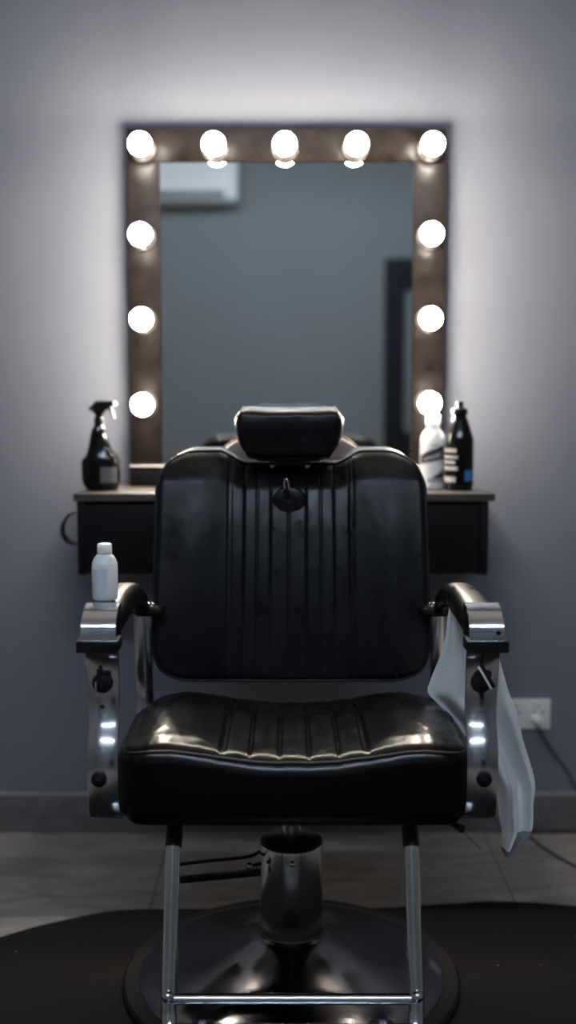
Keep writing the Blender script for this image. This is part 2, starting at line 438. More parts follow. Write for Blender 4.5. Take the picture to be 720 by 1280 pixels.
# black bottle with spray nozzle
KX, KY = P(573.5,600,2.60).x, 2.60
kb = thing('black_bottle', (KX,KY,SZ), 'tall glossy black bottle with tapered shoulders and nozzle at the right end of the cabinet', 'bottle')
pk = [(0,0),(.0285,0),(.031,.002)]+rprof([(.0325,.006),(.0330,.02),(.0332,.06),(.0332,.110),(.0300,.128),(.0225,.150),(.0165,.166),(.0130,.174)])+[(0,.174)]
bm = bmesh.new(); lathe(bm, pk, (KX,KY,SZ), 48); obj('bottle_body', bm, M['bottleblk'], kb)
bm = bmesh.new(); lathe(bm, [(0,.173),(.0175,.173),(.0180,.176),(.0178,.187),(.014,.1890),(.0082,.190),(.0082,.203),(.007,.2045),(0,.2048)], (KX,KY,SZ), 36); obj('nozzle', bm, M['bplastic'], kb)
rows = [(.088,.097,-86,-20),(.074,.081,-86,-14),(.062,.069,-86,-24),(.047,.056,-86,-14),(.020,.032,-86,-22)]
for z0,z1,a0,a1 in rows:
    bm = bmesh.new(); patch(bm, pk, (KX,KY,SZ), a0, a1, z0, z1, skew=-.001); obj('label_lettering', bm, M['labelwht_lit_edge'], kb, label='white print line')
bm = bmesh.new(); patch(bm, pk, (KX,KY,SZ), 16, 80, .022, .046); obj('label_square', bm, M['labelblue'], kb, label='blue square label')

# spray bottle
QX, QY = P(126,610,2.58).x, 2.585
q = thing('spray_bottle', (QX,QY,SZ), 'black trigger spray bottle on the left of the cabinet top', 'spray bottle')
def qp(px, py): # measured outline, local to the bottle's own depth
    v = P(px, py, QY); return (v.x, v.z)
bm = bmesh.new()
# body: stacked super-elliptic sections following the outline (left, right, half depth)
secs = [(614,110.5,145.5,.020),(613,109,147,.024),(608,105,149.5,.027),(602,103,150,.0285),(590,102.2,150,.029),(578,102,149.5,.029),(574.5,104,148.5,.028),
        (571,107.5,146,.026),(566,109.5,141.5,.023),(558,111.2,138,.020),(550,112.5,134.5,.018),(544,113.5,131,.016),(538,114.8,131.5,.015),(536,116.5,131,.013),(533,118.5,129,.0125)]
rings = []
z_off = SZ - P(126,614,QY).z
for py,xl,xr,hd in secs:
    a = P(xl,py,QY); b = P(xr,py,QY); cx = (a.x+b.x)/2; hw = (b.x-a.x)/2; z = a.z+z_off
    ring = []
    for k in range(40):
        t = 2*PI*k/40; ct, st = math.cos(t), math.sin(t); e = .72
        ring.append(bm.verts.new((cx+hw*abs(ct)**e*(1 if ct>0 else -1), QY+hd*abs(st)**e*(1 if st>0 else -1), z)))
    rings.append(ring)
for A,B in zip(rings, rings[1:]):
    for k in range(40): bm.faces.new((A[k],A[(k+1)%40],B[(k+1)%40],B[k]))
bm.faces.new(rings[0][::-1]); bm.faces.new(rings[-1])
obj('bottle_body', bm, M['bottleblk'], q, ang=30)
nx = P(123.5,530,QY).x; nz = P(124,534,QY).z+z_off
bm = bmesh.new(); pr = [(0,0),(.0095,0)]
for k in range(4): pr += [(.0105,.002+k*.005),(.0098,.0045+k*.005)]
pr += [(.0085,.023),(.006,.026),(0,.026)]
lathe(bm, pr, (nx,QY,nz), 28); obj('collar', bm, M['bplastic'], q)
hd = [(110.5,513),(120,502.5),(141,502.8),(142.5,505.5),(142.5,508.5),(136,510.5),(131,514),(128.5,519),(128.5,523),(121,523),(120,518.5),(117.5,516)]
bm = bmesh.new(); prism(bm, [qp(x,y) for x,y in hd][::-1], -.009, .009, lambda u,v,h: Vector((u,QY+h,v+z_off)), .0015)
obj('spray_head', bm, M['bplastic'], q, ang=30)
nz2 = P(144,506,QY); bm = bmesh.new(); lathe(bm, [(0,0),(.0042,0),(.0042,.0055),(0,.0055)], (nz2.x-.0035,QY,nz2.z+z_off), 20, 'x'); obj('nozzle', bm, M['wplastic'], q, label='white nozzle tip')
bm = bmesh.new(); tg = [(135.5,510.5),(138.5,509.5),(140.5,514),(143.8,525),(143.2,526.3),(141.5,525.5),(138.5,518.5)]
prism(bm, [qp(x,y) for x,y in tg][::-1], -.005, .005, lambda u,v,h: Vector((u,QY+h,v+z_off)), .001)
obj('trigger', bm, M['bplastic'], q, ang=30)
# label on the right half
bm = bmesh.new(); lz0, lz1 = P(126,604,QY).z+z_off, P(126,584.5,QY).z+z_off
def qsurf(px, z, off):
    py0 = None
    a = P(102.4,590,QY); b = P(150,590,QY); cx = (a.x+b.x)/2; hw = (b.x-a.x)/2; x = P(px,590,QY).x
    u = max(-1,min(1,(x-cx)/hw)); ct = abs(u)**(1/.72); st = math.sqrt(max(0,1-ct*ct))
    return Vector((x+ (off if u>.5 else 0), QY-.029*st**.72-off, z))
def qlabel(bm, x0, x1, z0, z1, off, n=10):
    A = [bm.verts.new(qsurf(x0+(x1-x0)*i/n, z0, off)) for i in range(n+1)]
    B = [bm.verts.new(qsurf(x0+(x1-x0)*i/n, z1, off)) for i in range(n+1)]
    A2 = [bm.verts.new(v.co+Vector((0,.0006,0))) for v in A]; B2 = [bm.verts.new(v.co+Vector((0,.0006,0))) for v in B]
    for i in range(n):
        bm.faces.new((A[i],A[i+1],B[i+1],B[i])); bm.faces.new((A2[i],B2[i],B2[i+1],A2[i+1]))
        bm.faces.new((A[i],A2[i],A2[i+1],A[i+1])); bm.faces.new((B[i],B[i+1],B2[i+1],B2[i]))
    bm.faces.new((A[0],B[0],B2[0],A2[0])); bm.faces.new((A[n],A2[n],B2[n],B[n]))
M['qlabel'] = mat('spray_label', (.10,.10,.105), .5)
M['qtext'] = mat('spray_label_print', (.24,.24,.25), .5)
qlabel(bm, 128, 147.5, lz0, lz1, .0008)
obj('label', bm, M['qlabel'], q, label='dark grey label')
bm = bmesh.new()
for k,(a,b) in enumerate(((130,146),(130,143),(130,146.5),(130,141),(130,146),(130,144))):
    z = lz1-.004-k*.0055; qlabel(bm, a, b, z-.0016, z, .0015)
obj('label_lettering', bm, M['qtext'], q)

# ------------------------------------------------------------------ power socket and cord
ox, oz = P(657.5,892,WY).x, P(657.5,892,WY).z
so = thing('power_outlet', (ox,WY,oz-.038), 'off-white double power outlet plate on the wall right of the chair', 'outlet')
bm = bmesh.new(); box(bm, (ox-.060,WY-.009,oz-.039), (ox+.060,WY-.0005,oz+.039), .003, 3); obj('face_plate', bm, M['outlet'], so)
for cx in (-.03,.03):
    for dx,dz,w,h in ((-.011,.006,.0022,.007),(.011,.006,.0022,.007),(0,.022,.0035,.0035)):
        if cx > 0 and False: continue
        bm = bmesh.new(); box(bm, (ox+cx+dx-w,WY-.0098,oz+dz-h/2), (ox+cx+dx+w,WY-.008,oz+dz+h/2), .0005); obj('socket_slot', bm, M['hole'], so)
pcx, pcz = P(669,897,WY).x, P(669,897,WY).z
co = thing('electric_cable', (pcx,WY-.02,pcz), 'thin black cord plugged into the wall outlet and trailing down to the floor', 'cord')
bm = bmesh.new(); lathe(bm, [(0,-.0095),(.0125,-.0095),(.0130,-.014),(.0115,-.030),(.0085,-.040),(0,-.041)], (pcx,WY,pcz), 28, 'y'); obj('plug', bm, M['outlet'], co, label='pale round plug')
cp = [(pcx,WY-.036,pcz-.004),(pcx+.002,WY-.040,pcz-.02),P(676,915,WY-.03),P(688,935,WY-.025),P(700,950,WY-.02),P(712,968,WY-.02),P(724,992,WY-.02),
      P(737,1022,WY-.03),(.76,WY-.10,.004),(.72,WY-.20,.0035),P(722,1060,2.55)]
cp[-1].z = .0035
cp += [Vector((.63,2.66,.0035)),Vector((.615,2.72,.0035)),Vector((.60,2.755,.0035)),Vector((.64,2.762,.0035)),Vector((.80,2.764,.0035)),Vector((1.2,2.762,.0035))]
bm = bmesh.new(); tube(bm, smooth_path(cp, 8), .0028, 8); obj('cable', bm, M['cord'], co)

# ================================================================== THE BARBER CHAIR
X0 = .007
ch = thing('barber_chair', (X0,2.02,0), 'black leather barber chair with chrome arms and round base on the black mat', 'barber chair')

# ---- round base, column
BX, BY = X0-.0005, 2.02
bm = bmesh.new(); lathe(bm, [(0,.0115),(.310,.0115),(.316,.015),(.316,.022),(.311,.027),(.285,.028),(0,.028)], (BX,BY,0), 96); obj('base_rim', bm, M['rubber'], ch, label='black rubber rim of the base')
pr = [(0,.026),(.284,.026),(.2855,.030)]+[(p.x,p.y) for p in smooth_path([(.283,.033,0),(.262,.040,0),(.22,.050,0),(.175,.063,0),(.13,.078,0),(.095,.093,0),(.072,.104,0),(.064,.110,0)],8)]+[(0,.112)]
bm = bmesh.new(); lathe(bm, pr, (BX,BY,0), 128); obj('base_plate', bm, M['chrome_base'], ch)
bm = bmesh.new(); lathe(bm, [(0,.105),(.0605,.105),(.0605,.110),(.0598,.112),(.0595,.118),(.0595,.276),(.0585,.281),(.055,.283),(.050,.2835),(0,.2835)], (BX,BY,0), 96); obj('column', bm, M['column'], ch)
bm = bmesh.new(); lathe(bm, [(0,.2830),(.0575,.2830),(.0565,.286),(.030,.289),(0,.289)], (BX,BY,0), 64); obj('column_cap', bm, M['rubber'], ch)
bm = bmesh.new(); lathe(bm, [(0,.288),(.0175,.288),(.0175,.43),(0,.43)], (BX,BY,0), 40); obj('piston_rod', bm, M['steel'], ch)
bm = bmesh.new(); lathe(bm, [(0,0),(.006,0),(.0065,-.003),(.004,-.007),(0,-.008)], (BX+.001,BY-.0593,.262), 20, 'y'); obj('column_screw', bm, M['steel'], ch)
# pump lever: two bars to the left of the column
bm = bmesh.new()
tube(bm, smooth_path([(BX-.058,BY,.262),P(310,1071,2.0),P(262,1076,1.99),P(229,1080,1.98),P(215,1083,1.98),P(212,1092,1.98),P(222,1099,1.98)],6), .0032, 10)
obj('lever_rod', bm, M['bplastic'], ch)
bm = bmesh.new()
A = P(326,1090,1.975); B = P(222,1100,1.975)
box(bm, (0,-.004,-.0065), ((B-A).length,.004,.0065), .002)
rot = Matrix.Rotation(math.atan2(-(B-A).z, (B-A).x), 4, 'Y')
bmesh.ops.transform(bm, matrix=Matrix.Translation(A)@rot, verts=bm.verts)
obj('pump_lever', bm, M['bplastic'], ch)
nb = P(312,1083,1.97); bm = bmesh.new(); lathe(bm, [(0,.004),(.007,.004),(.007,-.002),(.0045,-.005),(0,-.006)], nb, 6, 'y'); obj('lever_nut', bm, M['steel'], ch)
bm = bmesh.new(); tube(bm, [nb, nb+Vector((.02,.012,.0))], .0035, 10); obj('lever_link', bm, M['bplastic'], ch)

def corner(x, z, hx, hz, R):
    a = (abs(x)-(hx-R))/R; b = (abs(z)-(hz-R))/R
    if a <= 0 or b <= 0: return x, z
    a2 = a*math.sqrt(max(0,1-b*b/2)); b2 = b*math.sqrt(max(0,1-a*a/2))
    return math.copysign(hx-R+R*a2, x), math.copysign(hz-R+R*b2, z)
def perim(hx, hz, n=60):
    out = []
    for k in range(n): out.append((-hx+2*hx*k/n, -hz))
    for k in range(n): out.append((hx, -hz+2*hz*k/n))
    for k in range(n): out.append((hx-2*hx*k/n, hz))
    for k in range(n): out.append((-hx, hz-2*hz*k/n))
    return out
# ---- seat cushion
SCY, SCZ = 1.908, .486
HS = (.277,.215,.054)
seams_s = [-.115,-.069,-.023,.023,.069,.115]
def seatfn(c):
    x,y,z = c
    x,y = corner(x, y, HS[0], HS[1], .055)
    if z < 0: x,z = corner(x, z, HS[0], HS[2], .034)
    nz = z/HS[2]; ny = y/HS[1]; nx = x/HS[0]
    top = sm(-.1,.9,nz)
    ax = abs(x)
    X = x; Y = y; Z = z
    # saddle: the sides stand higher, rolls forward at the front
    Z += top*(.012+.016*sm(.02,.20,ax)-.006*sm(.21,.275,ax))
    Z += top*(-.008*sm(.0,-1,ny)-.030*sm(-.2,1,ny))
    # channels
    if nz > .4:
        g = 0
        for s in seams_s:
            g += .0042*math.exp(-((x-s)/.0022)**2)
        for s in (-.109,.109): g += .0035*math.exp(-((x-s)/.0022)**2)
        if ax < .115:
            w = (x+.115)/.046; g -= .0040*math.sin(PI*(w-math.floor(w)))**.8
        else: g -= .010*math.sin(PI*min(1,(ax-.115)/.155))**.7
        Z -= g*top*min(1,(1-abs(ny))/.22)
        Z += top*.0014*noise.noise(Vector((x*22,y*26,3)))+top*.0005*noise.noise(Vector((x*90,y*60,1)))
    # face bulges towards the front
    if ny < 0: Y -= .012*(1-nx*nx)*(1-nz*nz*.7)*min(1,-ny)
    k = 1.012+.022*(1-nz*nz)-.035*(ny+1)/2
    X = x*k
    return (X0+.003+X, SCY+Y, SCZ+Z)
bm = rbox(HS, (.022,.024,.024), (230,80,24), seatfn)
seat = obj('seat_cushion', bm, [M['leather_seat'],M['leather_side']], ch, ang=85)
for p in seat.data.polygons:
    if p.normal.z < .25: p.material_index = 1
def outline_pts(hx, hy, rx, ry, n=16, side=10):
    out = []
    for (sx,sy,a0) in ((1,1,0),(-1,1,90),(-1,-1,180),(1,-1,270)):
        for k in range(n+1):
            a = math.radians(a0+90*k/n); out.append((sx*(hx-rx)+rx*math.cos(a), sy*(hy-ry)+ry*math.sin(a)))
        # straight subdivision
        nx_, ny_ = {(1,1):(-1,1),(-1,1):(-1,-1),(-1,-1):(1,-1),(1,-1):(1,1)}[(sx,sy)]
        a = out[-1]; a1 = math.radians(a0+90)
        b = (nx_*(hx-rx)+rx*math.cos(a1), ny_*(hy-ry)+ry*math.sin(a1))
        for k in range(1,side*3): out.append((a[0]+(b[0]-a[0])*k/(side*3), a[1]+(b[1]-a[1])*k/(side*3)))
    return out
def on_top(u, v, half, rad, ax, sgn, f):
    """point of the rounded edge at fraction f of the corner roll"""
    return None
# piping round the top edge (45 degrees round the roll)
pts = []
e = math.sin(PI/4)
for x,y in perim(HS[0]-.022*(1-e), HS[1]-.024*(1-e)):
    pts.append(Vector(seatfn(Vector((x,y,HS[2]-.024*(1-e))))))
bm = bmesh.new(); tube(bm, pts, .0032, 10, closed=True); obj('piping', bm, M['piping'], seat, ang=80)
# underside frame
bm = bmesh.new(); box(bm, (X0-.235,1.76,.4225), (X0+.235,2.10,.4335), .003); box(bm, (X0-.09,1.93,.400), (X0+.09,2.11,.4185), .003)
obj('seat_frame', bm, M['bplastic'], ch)

# ---- backrest
HB3 = (.274,.045,.222)
BCZ = .783
seams_b = [(x-363)*.00161 for x in (289,305,321,338,360,382,400,416,435)]
def backfn(c):
    x,y,z = c
    x,z = corner(x, z, HB3[0], HB3[2], .085 if z > 0 else .078)
    nx, ny, nz = x/HB3[0], y/HB3[1], z/HB3[2]
    ax = abs(x); X,Y,Z = x,y,z
    up = sm(.25,1,nz)
    # shoulders and the dip under the headrest
    Z += up*(-.026*(1-sm(.088,.150,ax)) -.004*sm(.2,.264,ax))
    Z += sm(-.5,-1,nz)*(-.008*(1-nx*nx))
    # width: narrower at the top
    X = x*(1-.022*(nz+1)/2)
    if y < 0:
        g = 0; fade = .30+.70*sm(-1,-.1,nz)
        if ax < .128:
            for s in seams_b: g += .0026*math.exp(-((x-s)/.0016)**2)
            for a,b in zip(seams_b, seams_b[1:]):
                if a <= x <= b: g -= .0007*math.sin(PI*(x-a)/(b-a))**.8
            for s in (-.124,.124): g += .003*math.exp(-((x-s)/.002)**2)
        g *= fade*min(1,(1-abs(nz))/.06)
        g -= .010*sm(.112,.20,ax)*(1-sm(.19,.270,ax))*(1-nz*nz*.6)
        g -= .010*(1-nz**2)
        Y += g*min(1,-ny)
        Y += (.0014*noise.noise(Vector((x*16,z*10,7)))+.0003*noise.noise(Vector((x*60,z*40,2))))*min(1,-ny)
    # slight wrap round the sitter, recline
    Y -= .018*nx*nx
    Y += .105*(nz+1)/2
    Y -= .02*sm(.7,1,nz)*-1
    return (X0-.001+X, 2.165+Y, BCZ+Z)
bm = rbox(HB3, (.020,.024,.020), (270,16,130), backfn)
back = obj('backrest', bm, M['leather'], ch, ang=85)
pts = []
e = math.sin(PI/4)
for x,z in perim(HB3[0]-.020*(1-e), HB3[2]-.020*(1-e)):
    v = Vector(backfn(Vector((x,-HB3[1]+.024*(1-e),z))))
    pts.append(v)
bm = bmesh.new(); tube(bm, pts, .003, 10, closed=True); obj('piping', bm, M['piping'], back, ang=80)
# rear shell
M['shell'] = mat('grey_brown_shell', (.34,.27,.23), .5)
def shellfn(c):
    x,y,z = c; x,z = corner(x, z, .19, .2, .15 if z > 0 else .10)
    return (X0+x, 2.165+.105*((z+.2)/.4+.05)+.078+y-.018*(x/.264)**2, BCZ+.054+z)
bm = rbox((.19,.012,.20), (.010,.010,.010), (50,6,50), shellfn)
obj('rear_shell', bm, M['shell'], back, label='grey brown rear shell')
bm = bmesh.new()
pts = [Vector(shellfn(Vector((x,.004,z)))) for x,z in perim(.191,.201)]
tube(bm, pts, .0042, 10, closed=True); obj('shell_trim', bm, M['bplastic'], back)
# dial and chrome key in the middle of the backrest
kx = P(361,625,2.19)
def onback(px, py):
    best = None
    for it in range(40):
        pass
    return None
def back_y(X, Zw):
    """y of the front face at a world x, z"""
    lo = None
    z = Zw-BCZ
    for it in range(6):
        v = backfn(Vector((X-X0+.001,-HB3[1],z))); z += Zw-v[2]
    return backfn(Vector((X-X0+.001,-HB3[1],z)))[1]
dz = P(362,625,2.20).z; dx = P(362,625,2.20).x; dy = back_y(dx,dz)
bm = bmesh.new(); lathe(bm, [(0,.012),(.033,.012),(.033,-.003),(.030,-.008),(.022,-.0105),(.012,-.011),(.010,-.015),(0,-.016)], (dx,dy,dz), 48, 'y', sx=1, sy=.80)
dial = obj('recline_dial', bm, M['bplastic'], back, label='black oval dial on the backrest')
a = P(360,622,dy-.015); b = P(357.5,611,dy-.022); c = P(357.5,601,dy-.022)
bm = bmesh.new(); tube(bm, smooth_path([a,(a+b)/2,b],4), .0058, 12); obj('key_stem', bm, M['bplastic'], dial)
bm = bmesh.new(); tube(bm, smooth_path([P(356,611,dy-.023),P(355.6,602,dy-.023),P(357.6,598.5,dy-.023),P(360,602,dy-.023),P(361.4,611,dy-.023)],5), .0019, 10); obj('key_loop', bm, M['chrome'], dial, label='chrome key loop')

# ---- headrest
HH = (.107,.046,.053)
def headfn(c):
    x,y,z = c; x,z = corner(x, z, HH[0], HH[2], .030 if z > 0 else .050); nx,ny,nz = x/HH[0],y/HH[1],z/HH[2]
    k = 1-.10*sm(.45,-1.0,nz)-.02*sm(.6,1,nz)
    X = x*k
    Z = z+ .004*nx*nx*sm(.2,1,nz)
    Y = y-.008*sm(.5,-.6,nz)*-1 + .006*nx*nx
    if y < 0:
        Y -= .010*math.sqrt(max(0,1-nz*nz))
        Y += .0018*noise.noise(Vector((x*30,z*40,4)))
    return (X0-.005+X, 2.215+Y, 1.033+Z)
bm = rbox(HH, (.014,.036,.018), (90,30,50), headfn)
head = obj('headrest', bm, M['leather'], ch, ang=85)
for s in (-1,1):
    pts = []
    for k in range(40):
        a = 2*PI*k/40; r = .0
        cy, sy_ = math.cos(a), math.sin(a)
        y = (HH[1]-.036)*(1 if cy>0 else -1)+.036*cy*.93; z = (HH[2]-.020)*(1 if sy_>0 else -1)+.020*sy_
        pts.append(headfn(Vector((s*(HH[0]-.011),y,z))))
    bm = bmesh.new(); tube(bm, pts, .0028, 8, closed=True); obj('piping', bm, M['piping'], head)
for s in (-1,1):
    bm = bmesh.new(); tube(bm, [(X0-.003+s*.035,2.245,.90),(X0-.003+s*.035,2.245,1.0)], .006, 14); obj('headrest_post', bm, M['chrome'], ch)
bm = bmesh.new(); box(bm, (X0-.045,2.235,.970), (X0+.04,2.262,.978), .003); obj('headrest_bracket', bm, M['bplastic'], ch)
# small buttons on the headrest
for px,py in ((315,527),(386,533),(406,526)):
    v = P(px,py,2.165)
    bm = bmesh.new(); lathe(bm, [(0,.004),(.003,.004),(.0026,-.001),(0,-.0018)], v, 12, 'y'); obj('button', bm, M['piping'], head)

# ---- arms
AX = .300
for s in (-1,1):
    ax = X0+s*AX
    lr = 'left' if s < 0 else 'right'
    # padded armrest: rounded section swept front to back, rolling down at the rear
    path = smooth_path([(ax,1.742,.750),(ax,1.80,.752),(ax+s*.002,1.90,.752),(ax+s*.002,2.00,.748),(ax-s*.001,2.06,.735),(ax-s*.006,2.10,.708)],8)
    bm = bmesh.new(); rings = []
    n = len(path)
    for i,p in enumerate(path):
        a = path[max(i-1,0)]; b = path[min(i+1,n-1)]; t = (b-a).normalized()
        side = Vector((1,0,0)); upv = side.cross(t).normalized()
        t_ = i/(n-1); hw = .0285*(1-.12*t_); hh = .0235 if t_ < .8 else .0235*(1-.35*(t_-.8)/.2)
        if i == n-1: hw *= .8; hh *= .8
        ring = []
        for k in range(28):
            an = 2*PI*k/28; cc, ss = math.cos(an), math.sin(an); ex = .62 if ss > 0 else .42
            ring.append(bm.verts.new(p+side*hw*abs(cc)**ex*(1 if cc>0 else -1)+upv*hh*abs(ss)**ex*(1 if ss>0 else -1)))
        rings.append(ring)
    for A,B in zip(rings, rings[1:]):
        for k in range(28): bm.faces.new((A[k],A[(k+1)%28],B[(k+1)%28],B[k]))
    bm.faces.new(rings[0][::-1]); bm.faces.new(rings[-1])
    pad = obj('armrest', bm, M['leather'], ch, ang=60)
    # chrome nose: band bending over the front of the pad
    nose = smooth_path([(0,1.764,.7765),(0,1.750,.7755),(0,1.733,.7705),(0,1.717,.7605),(0,1.7075,.747),(0,1.704,.729)],6)
    bm = bmesh.new(); ribbon(bm, [(ax+s*.001,.0275,p.y,p.z) for p in nose], .005, .0012)
    # side cheeks close the nose
    for e in (-1,1):
        poly = [(p.y+.001,p.z-.001) for p in nose]+[(1.764,.729)]
        prism(bm, poly, ax+s*.001+e*.0275, ax+s*.001+e*.0245, lambda u,v,h: Vector((h,u,v)))
    obj('armrest_nose', bm, M['chrome'], pad, label='chrome front cap of the armrest')
    bm = bmesh.new(); lathe(bm, [(0,.002),(.0042,.002),(.0038,-.0015),(0,-.0028)], (ax+.018,1.7042,.742), 12, 'y')
    if s > 0: obj('cap_screw', bm, M['bplastic'], pad)
    else: bm.free()
    bm = bmesh.new(); box(bm, (ax+s*.002-.0325,1.696,.7115), (ax+s*.002+.0325,1.745,.7305), .003); obj('armrest_band', bm, M['bplastic'], pad, label='black band under the chrome cap')
    # chrome loop: front strap, under the seat, rear strap
    fp = [(1.722,.7125,.0265),(1.733,.695,.0265),(1.738,.66,.0255),(1.737,.62,.025),(1.727,.592,.0245),(1.708,.566,.0245),(1.698,.540,.0245),(1.697,.505,.0245),
          (1.703,.470,.0250),(1.722,.444,.026),(1.765,.432,.024),(1.90,.431,.020),(2.04,.435,.018),(2.105,.452,.017),(2.138,.50,.017),(2.142,.55,.017),
          (2.130,.60,.017),(2.122,.66,.017),(2.12,.715,.017)]
    sp = smooth_path([(p[0],p[1],p[2]) for p in fp], 7)
    pth = []
    for i,p in enumerate(sp):
        w = p.z; yy = p.x; zz = p.y
        cx = ax - s*(.0045*sm(.70,.50,zz) if yy < 1.85 else .006) - s*.008*sm(1.75,2.05,yy)
        pth.append((cx, w, yy, zz))
    bm = bmesh.new(); ribbon(bm, pth, .007, .0016)
    fr = obj('arm_frame', bm, M['steel'], ch, ang=50)
    # knobs on the front strap
    def knob(z, y, r, nm, dxx=0):
        bm = bmesh.new(); lathe(bm, [(0,.004),(r*.8,.004),(r,-.001),(r,-.006),(r*.86,-.010),(r*.35,-.012),(r*.3,-.015),(0,-.0155)], (ax-s*.002+dxx,y,z), 28, 'y')
        return obj(nm, bm, M['bplastic'], fr)
    zk = P(127,852,1.735).z
    k1 = knob(zk, 1.732, .0165, 'adjuster_knob', -.001)
    bm = bmesh.new(); box(bm, (ax-.004-.003,1.722,zk+.010), (ax-.004+.003,1.730,zk+.023), .001); obj('knob_pointer', bm, M['bplastic'], k1)
    bm = bmesh.new(); box(bm, (ax+.008,1.728,zk+.009), (ax+.014,1.736,zk+.017), .0015); obj('knob_stop', bm, M['bplastic'], k1)
    if s < 0:
        bm = bmesh.new(); tube(bm, [(ax-.007,1.716,zk+.004),(ax-.007,1.712,zk-.004),(ax-.0055,1.713,zk-.018)], .0014, 8); obj('knob_pin', bm, M['chrome'], k1, label='thin chrome pin')
        bm = bmesh.new(); lathe(bm, [(0,.002),(.0045,.002),(.0042,-.001),(0,-.0012)], (ax-.001,1.7335,P(127,884,1.735).z), 20, 'y'); obj('bolt_hole', bm, M['hole'], fr)
    else:
        a = P(598,833,1.712); b = P(614,861,1.712)
        for off,mm,nm,rr in ((0,'outlet','lever_edge',.0018),(1,'bplastic','lever_blade',.004)):
            bm = bmesh.new(); o_ = Vector((.0042*off,.003*off,.0015*off)); tube(bm, [a+o_,b+o_], rr, 10); obj(nm, bm, M[mm], k1, label='pale edge of the lever' if off == 0 else None)
        bm = bmesh.new(); box(bm, (ax-.004,1.722,zk-.026), (ax+.001,1.730,zk-.012), .001); obj('knob_tab', bm, M['bplastic'], k1)
    k2 = knob(P(125,972,1.70).z, 1.696, .0125, 'pivot_cap', -.003 if s < 0 else 0)
    bm = bmesh.new(); lathe(bm, [(0,0),(.003,0),(.0025,-.002),(0,-.003)], (ax-s*.002,1.681,P(125,971,1.70).z), 12, 'y'); obj('pivot_pin', bm, M['bplastic'], k2)
    # rear hinge bracket joining arm and backrest
    bm = rbox((.028,.022,.011), (.010,.010,.008), (12,10,8), lambda c: (X0+s*.272+c.x, 2.11+c.y, .702+c.z+.1*s*c.x*0))
    hb = obj('hinge_bracket', bm, M['bplastic'], ch)
    for off in (0,.008):
        bm = bmesh.new(); lathe(bm, [(0,-.005),(.0035,-.004),(.0035,.003),(0,.004)], (X0+s*(.2685+off*s*0)-s*off,2.085,.7175), 12, 'z'); obj('hinge_pin', bm, M['chrome'], hb)

# ---- footrest
def fpt(px, py, Y): return P(px,py,Y)
for s in (-1,1):
    x = X0+s*.1925
    path = smooth_path([(x-s*.002,1.775,.425),(x,1.745,.38),(x,1.70,.26),(x+s*.001,1.668,.178),(x,1.655,.145),(x-s*.004,1.635,.125),(x-s*.010,1.60,.115),(x-s*.012,1.55,.112)],8)
    bm = bmesh.new(); tube(bm, path, .0122, 20); obj('footrest_leg', bm, M['chrome'], ch)
    bm = bmesh.new(); tube(bm, smooth_path([(x-s*.002,1.778,.432),(x-s*.0005,1.746,.382)],3), .0138, 20); obj('leg_sleeve', bm, M['bplastic'], ch)
    bm = bmesh.new(); 
    lathe(bm, [(0,-.010)]+[(.0095*math.sin(a*PI/10),-.0095*math.cos(a*PI/10)) for a in range(1,10)]+[(0,.0095)], (x+s*.001,1.653,.180), 20, 'y'); obj('joint_bolt', bm, M['chrome'], ch)
    bm = bmesh.new(); box(bm, (x-s*.055-.018,1.615,.143), (x-s*.055+.018,1.645,.148), .0015); lathe(bm, [(0,.006),(.006,.006),(.006,0),(0,0)], (x-s*.055,1.628,.148), 6)
    obj('footrest_clip', bm, M['chrome'], ch)
bm = bmesh.new(); tube(bm, [(X0-.19,1.662,.171),(X0+.19,1.662,.171)], .0088, 20); obj('footrest_bar', bm, M['chrome'], ch)
bm = bmesh.new(); tube(bm, [(X0-.185,1.640,.135),(X0+.185,1.640,.135)], .0080, 20); obj('footrest_bar', bm, M['steel'], ch)
bm = bmesh.new(); box(bm, (X0-.182,1.46,.104), (X0+.182,1.61,.112), .003); obj('footrest_plate', bm, M['steel'], ch)
# small lever under the right of the seat with its thin wire
a = P(568,1031,1.80); b = P(577,1036,1.78)
bm = bmesh.new(); tube(bm, [a+Vector((-.03,.02,.012)),a,b], lambda t: .004+.003*t, 12); obj('seat_release_lever', bm, M['bplastic'], ch)
bm = bmesh.new(); tube(bm, smooth_path([P(577,1035,1.79),P(583,1044,1.79),P(591,1052,1.79),P(601,1061,1.79)],5), .0006, 6); obj('loose_wire', bm, M['cord'], ch)

